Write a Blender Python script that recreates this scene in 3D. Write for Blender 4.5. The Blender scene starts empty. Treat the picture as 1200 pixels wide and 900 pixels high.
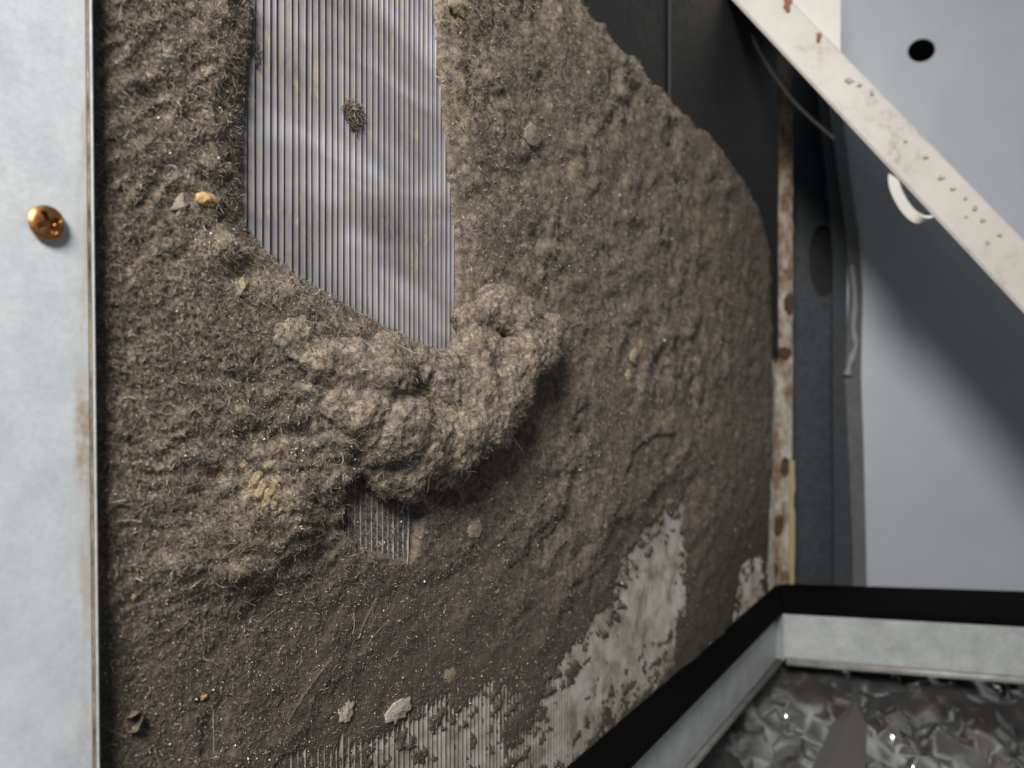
import bpy, bmesh, math, random
import numpy as np
from mathutils import Vector, Matrix

random.seed(7)
RNG = np.random.default_rng(11)
scene = bpy.context.scene
COL = scene.collection

# ------------------------------------------------------------------ camera
cam_d = bpy.data.cameras.new("camera")
cam = bpy.data.objects.new("camera", cam_d)
COL.objects.link(cam)
cam.location = (0, 0, 0)
cam.rotation_euler = (math.pi / 2, 0, 0)
cam_d.sensor_width = 36.0
cam_d.lens = 27.0
cam_d.clip_start = 0.005
cam_d.clip_end = 50
cam_d.dof.use_dof = True
cam_d.dof.focus_distance = 0.195
cam_d.dof.aperture_fstop = 16.5
scene.camera = cam

# ------------------------------------------------------------------ world + lamp
world = bpy.data.worlds.new("World")
scene.world = world
world.use_nodes = True
bg = world.node_tree.nodes["Background"]
bg.inputs[0].default_value = (0.80, 0.90, 1.0, 1)
bg.inputs[1].default_value = 0.14

LAMP_POS = Vector((-0.10, -0.30, 0.355))
ld = bpy.data.lights.new("work_lamp", 'AREA')
ld.shape = 'DISK'
ld.size = 0.20
ld.energy = 8.3
ld.color = (1.0, 0.965, 0.92)
lamp = bpy.data.objects.new("work_lamp", ld)
COL.objects.link(lamp)
lamp.location = LAMP_POS
lamp.rotation_euler = (Vector((0.06, 0.30, 0.0)) - LAMP_POS).to_track_quat('-Z', 'Y').to_euler()

scene.render.engine = 'CYCLES'
scene.view_settings.view_transform = 'Standard'
scene.view_settings.look = 'None'
scene.view_settings.exposure = 0.0
scene.view_settings.gamma = 1.0

# ------------------------------------------------------------------ frame of the coil
F = 900.0                      # focal length in photograph pixels
TAN = 580.0 / 900.0
TH = math.atan(TAN)
ST, CT = math.sin(TH), math.cos(TH)
D1 = Vector((ST, CT, 0)); NN = Vector((CT, -ST, 0))
H = 0.14                       # camera to coil face
PITCH = 0.00208
ROTZ = math.pi / 2 - TH
ORG = -NN * H                  # origin of the coil frame (local x along coil, -y out of it, z up)
CF = Matrix.Translation(ORG) @ Matrix.Rotation(ROTZ, 4, 'Z')

def sz(u, v, o=0.0):
    """point of the coil face (raised by o) seen along a direction: returns s, z"""
    a = (u - 600.0) / F; b = (v - 450.0) / F
    Y = (H - o) / (CT * (TAN - a))
    return Y * (a * ST + CT), -b * Y
def depth(u, o=0.0):
    return (H - o) / (CT * (TAN - (u - 600.0) / F))
def dsdu(u):
    a = (u - 600.0) / F
    return H / CT * (TAN * ST + CT) / (TAN - a) ** 2 / F
def L3(u, v, o=0.0):
    s, z = sz(u, v, o); return Vector((s, -o, z))
def at(u, v, Y):
    return Vector(((u - 600.0) / F * Y, Y, -(v - 450.0) / F * Y))

# ------------------------------------------------------------------ numpy noise
PERM = RNG.permutation(512).astype(np.int64) % 512
GR = RNG.normal(size=(512, 3)); GR /= np.linalg.norm(GR, axis=1)[:, None]
def perlin(x, y, z=None):
    x = np.asarray(x, float); y = np.asarray(y, float)
    if z is None: z = np.full_like(x, 0.37)
    xi = np.floor(x).astype(np.int64); yi = np.floor(y).astype(np.int64); zi = np.floor(z).astype(np.int64)
    xf = x - xi; yf = y - yi; zf = z - zi
    f = lambda t: t * t * t * (t * (t * 6 - 15) + 10)
    u, v, w = f(xf), f(yf), f(zf)
    def g(i, j, k):
        h = PERM[(PERM[(PERM[(xi + i) & 511] + yi + j) & 511] + zi + k) & 511]
        gv = GR[h]
        return gv[..., 0] * (xf - i) + gv[..., 1] * (yf - j) + gv[..., 2] * (zf - k)
    l = lambda a, b, t: a + (b - a) * t
    return l(l(l(g(0,0,0), g(1,0,0), u), l(g(0,1,0), g(1,1,0), u), v),
             l(l(g(0,0,1), g(1,0,1), u), l(g(0,1,1), g(1,1,1), u), v), w) * 1.5
def sstep(a, b, x):
    t = np.clip((x - a) / (b - a), 0, 1); return t * t * (3 - 2 * t)
def poly_sdf(px, py, poly):
    """signed distance, positive inside"""
    poly = np.asarray(poly, float); n = len(poly)
    d = np.full(px.shape, 1e9); inside = np.zeros(px.shape, bool)
    for i in range(n):
        x0, y0 = poly[i]; x1, y1 = poly[(i + 1) % n]
        ex, ey = x1 - x0, y1 - y0
        t = np.clip(((px - x0) * ex + (py - y0) * ey) / (ex * ex + ey * ey + 1e-20), 0, 1)
        d = np.minimum(d, (px - x0 - t * ex) ** 2 + (py - y0 - t * ey) ** 2)
        c = (y0 > py) != (y1 > py)
        inside ^= c & (px < (x1 - x0) * (py - y0) / (y1 - y0 + 1e-20) + x0)
    d = np.sqrt(d)
    return np.where(inside, d, -d)

# ------------------------------------------------------------------ object helpers
def tag(o, label=None, cat=None, group=None, kind=None):
    if label: o["label"] = label
    if cat: o["category"] = cat
    if group: o["group"] = group
    if kind: o["kind"] = kind
    return o
def link(name, me, mat=None, parent=None, smooth=False, M=None):
    o = bpy.data.objects.new(name, me)
    COL.objects.link(o)
    if mat and not me.materials: me.materials.append(mat)
    if smooth:
        me.polygons.foreach_set("use_smooth", np.ones(len(me.polygons), bool))
    if parent: o.parent = parent
    if M is not None: o.matrix_local = M
    return o
def mesh(name, verts, faces):
    me = bpy.data.meshes.new(name)
    me.from_pydata([tuple(v) for v in verts], [], faces); me.update()
    return me
def np_mesh(name, V, Q):
    """verts Nx3, faces Mx(3 or 4) arrays"""
    me = bpy.data.meshes.new(name)
    k = Q.shape[1]
    me.vertices.add(len(V)); me.vertices.foreach_set("co", np.ascontiguousarray(V, np.float32).ravel())
    me.loops.add(Q.size); me.loops.foreach_set("vertex_index", np.ascontiguousarray(Q, np.int32).ravel())
    me.polygons.add(len(Q)); me.polygons.foreach_set("loop_start", np.arange(0, Q.size, k, dtype=np.int32))
    me.update(calc_edges=True)
    return me
def empty(name, M, label, cat, group=None):
    e = bpy.data.objects.new(name, None); COL.objects.link(e)
    e.empty_display_size = 0.01
    e.matrix_world = M
    return tag(e, label, cat, group)
def bm_mesh(bm, name):
    bmesh.ops.recalc_face_normals(bm, faces=bm.faces)
    me = bpy.data.meshes.new(name); bm.to_mesh(me); bm.free(); return me
def box_bm(p0, p1, bevel=0.0, seg=2):
    bm = bmesh.new()
    bmesh.ops.create_cube(bm, size=1)
    c = [(p0[i] + p1[i]) / 2 for i in range(3)]; d = [abs(p1[i] - p0[i]) for i in range(3)]
    for v in bm.verts: v.co = Vector((v.co.x * d[0] + c[0], v.co.y * d[1] + c[1], v.co.z * d[2] + c[2]))
    if bevel: bmesh.ops.bevel(bm, geom=bm.edges[:], offset=bevel, segments=seg, affect='EDGES', profile=0.5)
    return bm
def prism_bm(pts, z0, z1, bevel=0.0, seg=2):
    """plan polygon extruded in z"""
    bm = bmesh.new()
    a = [bm.verts.new((p[0], p[1], z0)) for p in pts]; b = [bm.verts.new((p[0], p[1], z1)) for p in pts]
    n = len(pts); bm.faces.new(a); bm.faces.new(b)
    for i in range(n): bm.faces.new((a[i], a[(i + 1) % n], b[(i + 1) % n], b[i]))
    bmesh.ops.recalc_face_normals(bm, faces=bm.faces)
    if bevel: bmesh.ops.bevel(bm, geom=bm.edges[:], offset=bevel, segments=seg, affect='EDGES', profile=0.5)
    return bm
def tube_bm(pts, r, sides=10, bm=None, cap=True, flat=None):
    bm = bm or bmesh.new()
    pts = [Vector(p) for p in pts]; rings = []
    up = Vector((0.13, 0.31, 0.94))
    for i, p in enumerate(pts):
        t = (pts[min(i + 1, len(pts) - 1)] - pts[max(i - 1, 0)]).normalized()
        x = t.cross(up).normalized(); y = t.cross(x).normalized()
        ri = r[i] if isinstance(r, (list, tuple)) else r
        rings.append([bm.verts.new(p + x * math.cos(2 * math.pi * k / sides) * ri + y * math.sin(2 * math.pi * k / sides) * ri * (flat or 1)) for k in range(sides)])
    for i in range(len(rings) - 1):
        for k in range(sides):
            bm.faces.new((rings[i][k], rings[i][(k + 1) % sides], rings[i + 1][(k + 1) % sides], rings[i + 1][k]))
    if cap: bm.faces.new(rings[0]); bm.faces.new(rings[-1])
    return bm
def spline(pts, n):
    pts = [Vector(p) for p in pts]; out = []
    P = [pts[0] * 2 - pts[1]] + pts + [pts[-1] * 2 - pts[-2]]
    m = len(pts) - 1
    for k in range(n + 1):
        x = k / n * m; i = min(int(x), m - 1); t = x - i
        a, b, c, d = P[i], P[i + 1], P[i + 2], P[i + 3]
        out.append(0.5 * ((2 * b) + (c - a) * t + (2 * a - 5 * b + 4 * c - d) * t * t + (3 * b - a - 3 * c + d) * t ** 3))
    return out

# ------------------------------------------------------------------ materials
class Mat:
    def __init__(s, name, col=(.5, .5, .5), rough=.6, metal=0.0, spec=.5):
        s.m = bpy.data.materials.new(name); s.m.use_nodes = True
        s.t = s.m.node_tree; s.b = s.t.nodes["Principled BSDF"]
        s.b.inputs["Base Color"].default_value = (*col, 1)
        s.b.inputs["Roughness"].default_value = rough
        s.b.inputs["Metallic"].default_value = metal
        s.b.inputs["Specular IOR Level"].default_value = spec
        s.co = None
    def n(s, typ, **kw):
        nd = s.t.nodes.new(typ)
        for k, v in kw.items(): setattr(nd, k, v)
        return nd
    def l(s, a, b): s.t.links.new(a, b)
    def coord(s):
        if s.co is None: s.co = s.n("ShaderNodeTexCoord").outputs["Object"]
        return s.co
    def mapped(s, scale=(1, 1, 1), rot=(0, 0, 0)):
        mp = s.n("ShaderNodeMapping"); s.l(s.coord(), mp.inputs["Vector"])
        mp.inputs["Scale"].default_value = scale; mp.inputs["Rotation"].default_value = rot
        return mp.outputs[0]
    def noise(s, scale, detail=4, rough=.6, vec=None, dist=0.0):
        nd = s.n("ShaderNodeTexNoise"); s.l(vec or s.coord(), nd.inputs["Vector"])
        nd.inputs["Scale"].default_value = scale; nd.inputs["Detail"].default_value = detail
        nd.inputs["Roughness"].default_value = rough; nd.inputs["Distortion"].default_value = dist
        return nd.outputs["Fac"]
    def ramp(s, fac, stops, interp='LINEAR'):
        r = s.n("ShaderNodeValToRGB"); s.l(fac, r.inputs[0]); r.color_ramp.interpolation = interp
        e = r.color_ramp.elements
        while len(e) < len(stops): e.new(0.5)
        for i, (p, c) in enumerate(stops):
            e[i].position = p
            e[i].color = (*c, 1) if isinstance(c, tuple) else (c, c, c, 1)
        return r.outputs["Color"]
    def mix(s, fac, a, b, mode='MIX'):
        m = s.n("ShaderNodeMix", data_type='RGBA', blend_type=mode)
        for inp, val in ((m.inputs[0], fac), (m.inputs[6], a), (m.inputs[7], b)):
            if isinstance(val, (int, float)): inp.default_value = val
            elif isinstance(val, tuple): inp.default_value = (*val, 1)
            else: s.l(val, inp)
        return m.outputs[2]
    def math(s, op, a, b=0.0, clamp=False):
        m = s.n("ShaderNodeMath", operation=op, use_clamp=clamp)
        for inp, val in ((m.inputs[0], a), (m.inputs[1], b)):
            if isinstance(val, (int, float)): inp.default_value = val
            else: s.l(val, inp)
        return m.outputs[0]
    def attr(s, name):
        return s.n("ShaderNodeAttribute", attribute_name=name).outputs["Fac"]
    def color(s, c): s.l(c, s.b.inputs["Base Color"])
    def rough(s, c): s.l(c, s.b.inputs["Roughness"])
    def bump(s, h, strength=.5, dist=.001):
        b = s.n("ShaderNodeBump"); s.l(h, b.inputs["Height"])
        b.inputs["Strength"].default_value = strength; b.inputs["Distance"].default_value = dist
        s.l(b.outputs[0], s.b.inputs["Normal"])

def galvanised(name, lo, hi, rough=.5, metal=.25, rust=0.0, scale=1.0):
    M = Mat(name, hi, rough, metal, .5)
    a = M.noise(140 * scale, 5, .65); b = M.noise(900 * scale, 3, .6)
    f = M.math('ADD', M.math('MULTIPLY', a, .7), M.math('MULTIPLY', b, .3))
    c = M.ramp(f, [(.36, lo), (.64, hi)])
    if rust:
        r = M.ramp(M.noise(60 * scale, 6, .7), [(.60, 0.0), (.75, 1.0)])
        c = M.mix(M.math('MULTIPLY', r, rust), c, (.30, .19, .10))
    M.color(c)
    M.rough(M.ramp(b, [(.3, rough - .1), (.7, rough + .12)]))
    M.bump(M.noise(2600 * scale, 2), .12, .0003)
    return M

M_SHEET = galvanised("galvanised_sheet", (.52, .55, .575), (.64, .67, .69), .46, .15)
# stained edge of the sheet: tan runs along the hem
mm = M_SHEET
xsep = mm.n("ShaderNodeSeparateXYZ"); mm.l(mm.coord(), xsep.inputs[0])
edge = mm.math('MULTIPLY', mm.math('SUBTRACT', xsep.outputs[0], .0706), 700, True)
runs = mm.ramp(mm.noise(1.0, 5, .7, mm.mapped((300, 300, 45))), [(.47, 0.0), (.60, 1.0)])
zwin = mm.math('SUBTRACT', 1.35, mm.math('MULTIPLY', mm.math('ABSOLUTE', mm.math('ADD', xsep.outputs[2], .0085)), 105), True)
edge2 = mm.math('MULTIPLY', mm.math('SUBTRACT', xsep.outputs[0], .0702), 900, True)
stain = mm.math('MULTIPLY', mm.math('MULTIPLY', edge2, zwin), mm.ramp(mm.noise(260, 5, .7), [(.36, .1), (.56, 1.0)]))
base = mm.b.inputs["Base Color"].links[0].from_socket
mm.color(mm.mix(mm.math('MULTIPLY', stain, .8), mm.mix(mm.math('MULTIPLY', mm.math('MULTIPLY', edge, runs), .5), base, (.42, .31, .20)), (.36, .24, .14)))

M_HEM = galvanised("galvanised_hem", (.30, .31, .31), (.42, .43, .43), .6, .05, .5, 2.0)
M_HEMR = Mat("rusty_seam", (.30, .24, .17), .8)
M_HEMR.color(M_HEMR.ramp(M_HEMR.noise(1, 4, .7, M_HEMR.mapped((500, 500, 160))), [(.35, (.10, .08, .06)), (.55, (.42, .33, .22)), (.7, (.62, .60, .56))]))
M_SCREW = Mat("copper_screw", (.62, .33, .13), .42, 1.0)
M_SCREW.color(M_SCREW.ramp(M_SCREW.noise(700, 4), [(.35, (.33, .13, .045)), (.7, (.62, .34, .14))]))

# fins: aluminium with painted sheen bands, a film of dirt and pale deposits
M_FIN = Mat("aluminium_fin", (.5, .5, .52), .45, .35)
def fin_nodes(M, coordshift=True):
    g = M.n("ShaderNodeNewGeometry").outputs["Position"]
    def wn(scale, detail=4, rough=.6, sc=(1, 1, 1)):
        mp = M.n("ShaderNodeMapping"); M.l(g, mp.inputs["Vector"]); mp.inputs["Scale"].default_value = sc
        return M.noise(scale, detail, rough, mp.outputs[0], .6)
    sheen = M.ramp(wn(26, 2, .5, (.7, .7, 1.7)), [(.34, (.125, .125, .142)), (.52, (.225, .225, .25)), (.68, (.39, .39, .43))])  # light and dark bands painted in for the metal's sheen
    grime = M.ramp(wn(420, 5, .7, (1, 1, .35)), [(.40, 0.0), (.66, 1.0)])
    c = M.mix(M.math('MULTIPLY', grime, .55), sheen, (.30, .26, .20))
    specks = M.ramp(wn(240, 4, .7, (1, 1, .4)), [(.59, 0.0), (.66, 1.0)])
    c = M.mix(M.math('MULTIPLY', specks, .7), c, (.33, .285, .19))
    # pale mineral film low on the coil
    sp = M.n("ShaderNodeSeparateXYZ"); M.l(g, sp.inputs[0])
    low = M.math('MULTIPLY', M.math('SUBTRACT', -.060, sp.outputs[2]), 40, True)
    film = M.ramp(wn(90, 4, .6), [(.34, (.18, .155, .13)), (.50, (.33, .295, .25)), (.66, (.43, .415, .395))])
    c = M.mix(low, c, film)
    M.color(c)
    M.rough(M.ramp(sheen, [(.2, .55), (.7, .38)]))
fin_nodes(M_FIN)
M_CORE = Mat("coil_core_dark", (.012, .011, .010), .9)
M_GASKET = Mat("black_foam_gasket", (.002, .002, .0022), .85, 0, .06)
M_STRIP = galvanised("pan_galvanised", (.34, .36, .36), (.48, .50, .50), .5, .25, .25, .5)
M_PANHEM = galvanised("pan_hem", (.20, .20, .19), (.36, .35, .32), .5, .3, .5, .6)
M_WALL = Mat("cabinet_wall", (.46, .47, .50), .40, .35)
M_WALL.color(M_WALL.ramp(M_WALL.noise(9, 3, .5), [(.3, (.475, .50, .55)), (.7, (.525, .55, .60))]))
M_WALL.rough(M_WALL.ramp(M_WALL.noise(25, 4, .6), [(.3, .36), (.7, .44)]))
M_FLANGE = galvanised("shaded_flange", (.055, .062, .068), (.066, .073, .080), .45, .4, 0, .3)  # shade that no shadow casts here is put into the colour
M_FLSTRIP = galvanised("flange_strip", (.14, .145, .15), (.18, .185, .19), .45, .4, 0, .3)
M_SHADED = galvanised("shaded_metal", (.014, .0145, .015), (.019, .0195, .020), .6, .2, 0, .3)
M_SEAL = Mat("grey_sealant", (.22, .22, .22), .6)
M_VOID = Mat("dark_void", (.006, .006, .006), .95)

M_WHITE = Mat("off_white_enamel", (.48, .46, .415), .38)
w1 = M_WHITE.ramp(M_WHITE.noise(170, 5, .7), [(.50, 0.0), (.66, 1.0)])
w2 = M_WHITE.ramp(M_WHITE.noise(30, 4, .6), [(.35, (.50, .48, .435)), (.7, (.43, .40, .36))])
w3 = M_WHITE.ramp(M_WHITE.noise(30, 2, .5), [(.44, 0.1), (.60, 1.0)])
M_WHITE.color(M_WHITE.mix(M_WHITE.math('MULTIPLY', M_WHITE.math('MULTIPLY', w1, w3), .8), w2, (.27, .20, .145)))
M_RUST = Mat("rust_spot", (.22, .09, .04), .9)
M_RUST.color(M_RUST.ramp(M_RUST.noise(900, 4), [(.35, (.13, .055, .03)), (.65, (.34, .16, .08))]))
M_GRIME = bpy.data.materials.new('brace_grime'); M_GRIME.use_nodes = True
M_GRIME.node_tree.nodes['Principled BSDF'].inputs['Base Color'].default_value = (.40, .345, .28, 1); M_GRIME.node_tree.nodes['Principled BSDF'].inputs['Roughness'].default_value = .7
M_TIE = Mat("off_white_plastic", (.72, .70, .64), .4)
M_LIT_EDGE = Mat("lit_edge_grey", (.55, .55, .54), .45)

M_END = Mat("end_plate_paint", (.6, .58, .52), .6)
er = M_END.ramp(M_END.noise(1, 5, .7, M_END.mapped((70, 70, 45))), [(.37, 0.0), (.58, 1.0)])
ed = M_END.ramp(M_END.noise(260, 5, .7), [(.35, (.10, .06, .035)), (.6, (.25, .15, .08))])
M_END.color(M_END.mix(er, (.47, .45, .40), ed))
M_GLUE = Mat("yellowed_glue", (.38, .32, .19), .6)

M_FOIL = Mat("crumpled_foil", (.60, .60, .60), .26, .93)
M_FOIL.color(M_FOIL.ramp(M_FOIL.noise(40, 4), [(.35, (.50, .49, .47)), (.65, (.84, .83, .80))]))
M_FOIL.bump(M_FOIL.noise(300, 3, .6), .15, .001)
M_FOIL.rough(M_FOIL.ramp(M_FOIL.noise(120, 3), [(.3, .17), (.7, .28)]))
M_RUBBER = Mat("dull_grey_strip", (.085, .082, .078), .7)

# dust
def dust_material(name, dark=1.0):
    M = Mat(name, (.12, .1, .08), .95, 0, .12)
    n1 = M.noise(70, 4, .6); n2 = M.noise(420, 5, .7); n3 = M.noise(2300, 3, .65)
    c = M.ramp(n1, [(.34, (.098 * dark, .081 * dark, .068 * dark)), (.66, (.156 * dark, .128 * dark, .106 * dark))])
    c = M.mix(M.ramp(n2, [(.46, 0.0), (.62, .9)]), c, (.262 * dark, .211 * dark, .163 * dark))
    c = M.mix(M.ramp(n2, [(.30, .6), (.44, 0.0)]), c, (.060, .050, .044))
    c = M.mix(M.ramp(n3, [(.54, 0.0), (.70, .65)]), c, (.31, .26, .205))
    c = M.mix(M.ramp(n3, [(.30, .5), (.45, 0.0)]), c, (.045, .038, .033))
    t = M.math('MULTIPLY', M.attr("tan"), M.ramp(n2, [(.25, .55), (.6, 1.0)]), True)
    c = M.mix(t, c, (.40, .315, .195))
    c = M.mix(M.math('MULTIPLY', M.attr('film'), .85), c, M.mix(n2, (.052, .042, .035), (.108, .087, .071)))  # thin dirt film, darkened further for the lamp's falloff low down
    M.color(c)
    hb = M.math('ADD', n3, M.math('MULTIPLY', n2, .8))
    M.bump(hb, .7, .0005)
    return M.m
M_DUST = dust_material("grey_brown_dust")
M_FIB = Mat("lint_fibres", (.2, .17, .14), .9, 0, .15)
ri = M_FIB.n("ShaderNodeNewGeometry").outputs["Random Per Island"]
M_FIB.color(M_FIB.ramp(ri, [(0.0, (.055, .045, .038)), (.40, (.138, .111, .090)), (.75, (.235, .192, .151)), (.94, (.37, .31, .24)), (1.0, (.64, .59, .49))]))
M_GRAIN = Mat("pale_grains", (.6, .55, .45), .6)
ri = M_GRAIN.n("ShaderNodeNewGeometry").outputs["Random Per Island"]
M_GRAIN.color(M_GRAIN.ramp(ri, [(0, (.20, .16, .11)), (.6, (.46, .40, .31)), (1.0, (.78, .75, .68))]))

def crumb_material(name, a, b):
    M = Mat(name, a, .9, 0, .2)
    M.color(M.mix(M.ramp(M.noise(1700, 4, .7), [(.48, 0.0), (.62, .8)]), M.ramp(M.noise(900, 5, .7), [(.35, a), (.65, b)]), (.16, .13, .10)))
    M.bump(M.noise(2500, 3), .5, .0004)
    return M.m

# =================================================================== LARGE STRUCTURE
# ---- coil: fins, core, end plate
coil = empty("evaporator_coil", CF @ Matrix.Translation((0.077, 0, -0.158)),
             "finned aluminium evaporator coil face covered with grey dust", "coil")
inv = Matrix.Translation((-0.077, 0, 0.158))
FZ0, FZ1 = -0.156, 0.215
def fin_mesh(k):
    rr = random.Random(100 + k)
    NZ = 14
    prof = [(-1.32, 9.0), (-1.38, .85), (-1.24, .66), (-0.22, .24), (-.17, .02), (0.0, .0), (.08, .20), (.10, 9.0)]   # mm: along, inward
    V = []; Fc = []
    ph = rr.random() * 6; amp = .03 + .08 * rr.random()
    for i in range(NZ + 1):
        z = FZ0 + (FZ1 - FZ0) * i / NZ
        w = amp * math.sin(ph + i * 1.3) + .03 * rr.uniform(-1, 1)
        for (x, y) in prof:
            f = 1 if y < 1 else 0
            V.append(((x + w * f) / 1000, (y + .03 * rr.uniform(-1, 1) * f) / 1000, z))
    P = len(prof)
    for i in range(NZ):
        for j in range(P - 1):
            a = i * P + j
            Fc.append((a, a + 1, a + P + 1, a + P))
    return mesh("fin_%d" % k, V, Fc)
FINS = [fin_mesh(k) for k in range(9)]
s0 = 0.083
nf = int((0.566 - s0) / PITCH)
for k in range(nf):
    me = FINS[random.randrange(len(FINS))]
    link("fin", me, M_FIN.m, coil, False, inv @ Matrix.Translation((s0 + k * PITCH + random.uniform(-.00009, .00009), random.uniform(-.00012, .00012), 0)))
link("core", bm_mesh(box_bm((0.07, .0078, FZ0), (0.566, .030, FZ1)), "core"), M_CORE.m, coil, False, inv)

# ---- end plate strip at the far end of the coil (real position: vertical strip turned toward the wall)
def strip_from(pts_left, pts_right, th=.002):
    """ribbon solid between two vertical polylines of world points"""
    bm = bmesh.new(); n = len(pts_left)
    off = Vector((0.15, 1, 0)).normalized() * th
    a = [bm.verts.new(p) for p in pts_left]; b = [bm.verts.new(p) for p in pts_right]
    c = [bm.verts.new(p + off) for p in pts_left]; d = [bm.verts.new(p + off) for p in pts_right]
    for i in range(n - 1):
        bm.faces.new((a[i], a[i + 1], b[i + 1], b[i])); bm.faces.new((c[i], d[i], d[i + 1], c[i + 1]))
        bm.faces.new((a[i], c[i], c[i + 1], a[i + 1])); bm.faces.new((b[i], b[i + 1], d[i + 1], d[i]))
    bm.faces.new((a[0], b[0], d[0], c[0])); bm.faces.new((a[-1], c[-1], d[-1], b[-1]))
    return bm
def vstrip(name, u0, u1, v0, v1, Y0, Y1, mat, parent, n=12, jag=0.0, th=.002):
    Lp = []; Rp = []
    for i in range(n + 1):
        v = v0 + (v1 - v0) * i / n
        Lp.append(at(u0 + random.uniform(-jag, jag), v, Y0)); Rp.append(at(u1 + random.uniform(-jag, jag), v, Y1))
    M = parent.matrix_world.inverted()
    me = bm_mesh(strip_from(Lp, Rp, th), name); me.transform(M)
    return link(name, me, mat, parent)
endp = vstrip("end_plate", 903, 929, 60, 702, .553, .560, M_END.m, coil, 40, .8)
gl = vstrip("glue_bead", 925, 931, 540, 688, .556, .5575, M_GLUE.m, coil, 14, 1.0, .003)
def disc_at(name, p, rx, rz, mat, parent, nrm=Vector((-.1, -1, 0)), th=.0004, n=20, jag=0.0, label=None):
    nrm = nrm.normalized(); x = Vector((-nrm.y, nrm.x, 0)).normalized(); z = Vector((0, 0, 1))
    bm = bmesh.new()
    ring = []; ring2 = []
    for i in range(n):
        j = 1 + jag * random.uniform(-1, 1); t = 2 * math.pi * i / n
        q = x * math.cos(t) * rx * j + z * math.sin(t) * rz * j
        ring.append(bm.verts.new(p + nrm * th + q * .82)); ring2.append(bm.verts.new(p - nrm * .0003 + q))
    bm.faces.new(ring)
    for i in range(n): bm.faces.new((ring[i], ring[(i + 1) % n], ring2[(i + 1) % n], ring2[i]))
    me = bm_mesh(bm, name)
    if parent: me.transform(parent.matrix_world.inverted())
    return link(name, me, mat, parent)
PX = .555 / F
M_OXIDE = Mat("dark_rust", (.05, .030, .018), .9)
M_OXIDE.color(M_OXIDE.ramp(M_OXIDE.noise(500, 4), [(.35, (.03, .02, .013)), (.65, (.10, .055, .03))]))
for (u, v, rx, rz) in [(924, 356, 8, 13), (918, 414, 11, 8), (920, 548, 8, 12), (912, 616, 8, 13), (905, 668, 9, 12)]:
    f = (u - 903) / 26
    disc_at("rust_scab", at(u, v, .553 + .007 * f - .0002), rx * PX, rz * PX, M_OXIDE.m, coil, Vector((.28, -1, 0)), .0008, 18, .18)

# ---- added metal sheet above the far dust, its dark colour deepening the shadow
def local_poly(name, pts, o, th, mat, parent, bevel=0):
    bm = bmesh.new()
    a = [bm.verts.new((s, -o, z)) for s, z in pts]; b = [bm.verts.new((s, -o + th, z)) for s, z in pts]
    n = len(pts); bm.faces.new(a); bm.faces.new(b)
    for i in range(n): bm.faces.new((a[i], a[(i + 1) % n], b[(i + 1) % n], b[i]))
    bmesh.ops.recalc_face_normals(bm, faces=bm.faces)
    if bevel: bmesh.ops.bevel(bm, geom=bm.edges[:], offset=bevel, segments=2, affect='EDGES')
    return link(name, bm_mesh(bm, name), mat, parent)
baf = empty("shaded_plate", CF, "dark smooth metal baffle above the dust mat's rounded upper right edge", "plate")
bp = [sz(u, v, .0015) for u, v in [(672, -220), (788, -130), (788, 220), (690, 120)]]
local_poly("sheet", bp, .0015, .0012, M_SHADED.m, baf)
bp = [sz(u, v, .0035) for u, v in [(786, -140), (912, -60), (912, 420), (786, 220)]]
local_poly("sheet", bp, .0035, .0012, M_SHADED.m, baf)

# ---- near sheet-metal panel on the left
SO = .0046
sheet = empty("sheet_metal_panel", CF @ Matrix.Translation((0.03, -SO, -0.10)),
              "pale galvanised sheet metal panel along the left edge with tan stains", "panel")
si = Matrix.Translation((-0.03, SO, 0.10))
def edge_s(z):
    # slightly leaning edge
    e0 = sz(101, 0, SO); e1 = sz(110, 900, SO)
    t = (z - e1[1]) / (e0[1] - e1[1]); return e1[0] + (e0[0] - e1[0]) * t
def slab(name, sl, sr, o0, o1, mat, bevel):
    bm = bmesh.new(); zt, zb = .16, -.16
    co = []
    for z in (zb, zt):
        for (s_, o_) in ((sl(z), o0), (sr(z), o0), (sr(z), o1), (sl(z), o1)):
            co.append(bm.verts.new((s_, -o_, z)))
    for f in ((0,1,2,3), (4,5,6,7), (0,1,5,4), (1,2,6,5), (2,3,7,6), (3,0,4,7)): bm.faces.new([co[i] for i in f])
    bmesh.ops.recalc_face_normals(bm, faces=bm.faces)
    bmesh.ops.bevel(bm, geom=bm.edges[:], offset=bevel, segments=3, affect='EDGES')
    return link(name, bm_mesh(bm, name), mat, sheet, False, si)
slab("face", lambda z: -.07, lambda z: edge_s(z), SO - .0010, SO, M_SHEET.m, .0002)
slab("seam", lambda z: edge_s(z) + .00005, lambda z: edge_s(z) + .0005, SO - .0010, SO - .00012, M_HEMR.m, .0001)
slab("hem", lambda z: edge_s(z) + .00055, lambda z: edge_s(z) + .00125, SO - .0022, SO + .00005, M_HEM.m, .0003)
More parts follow.
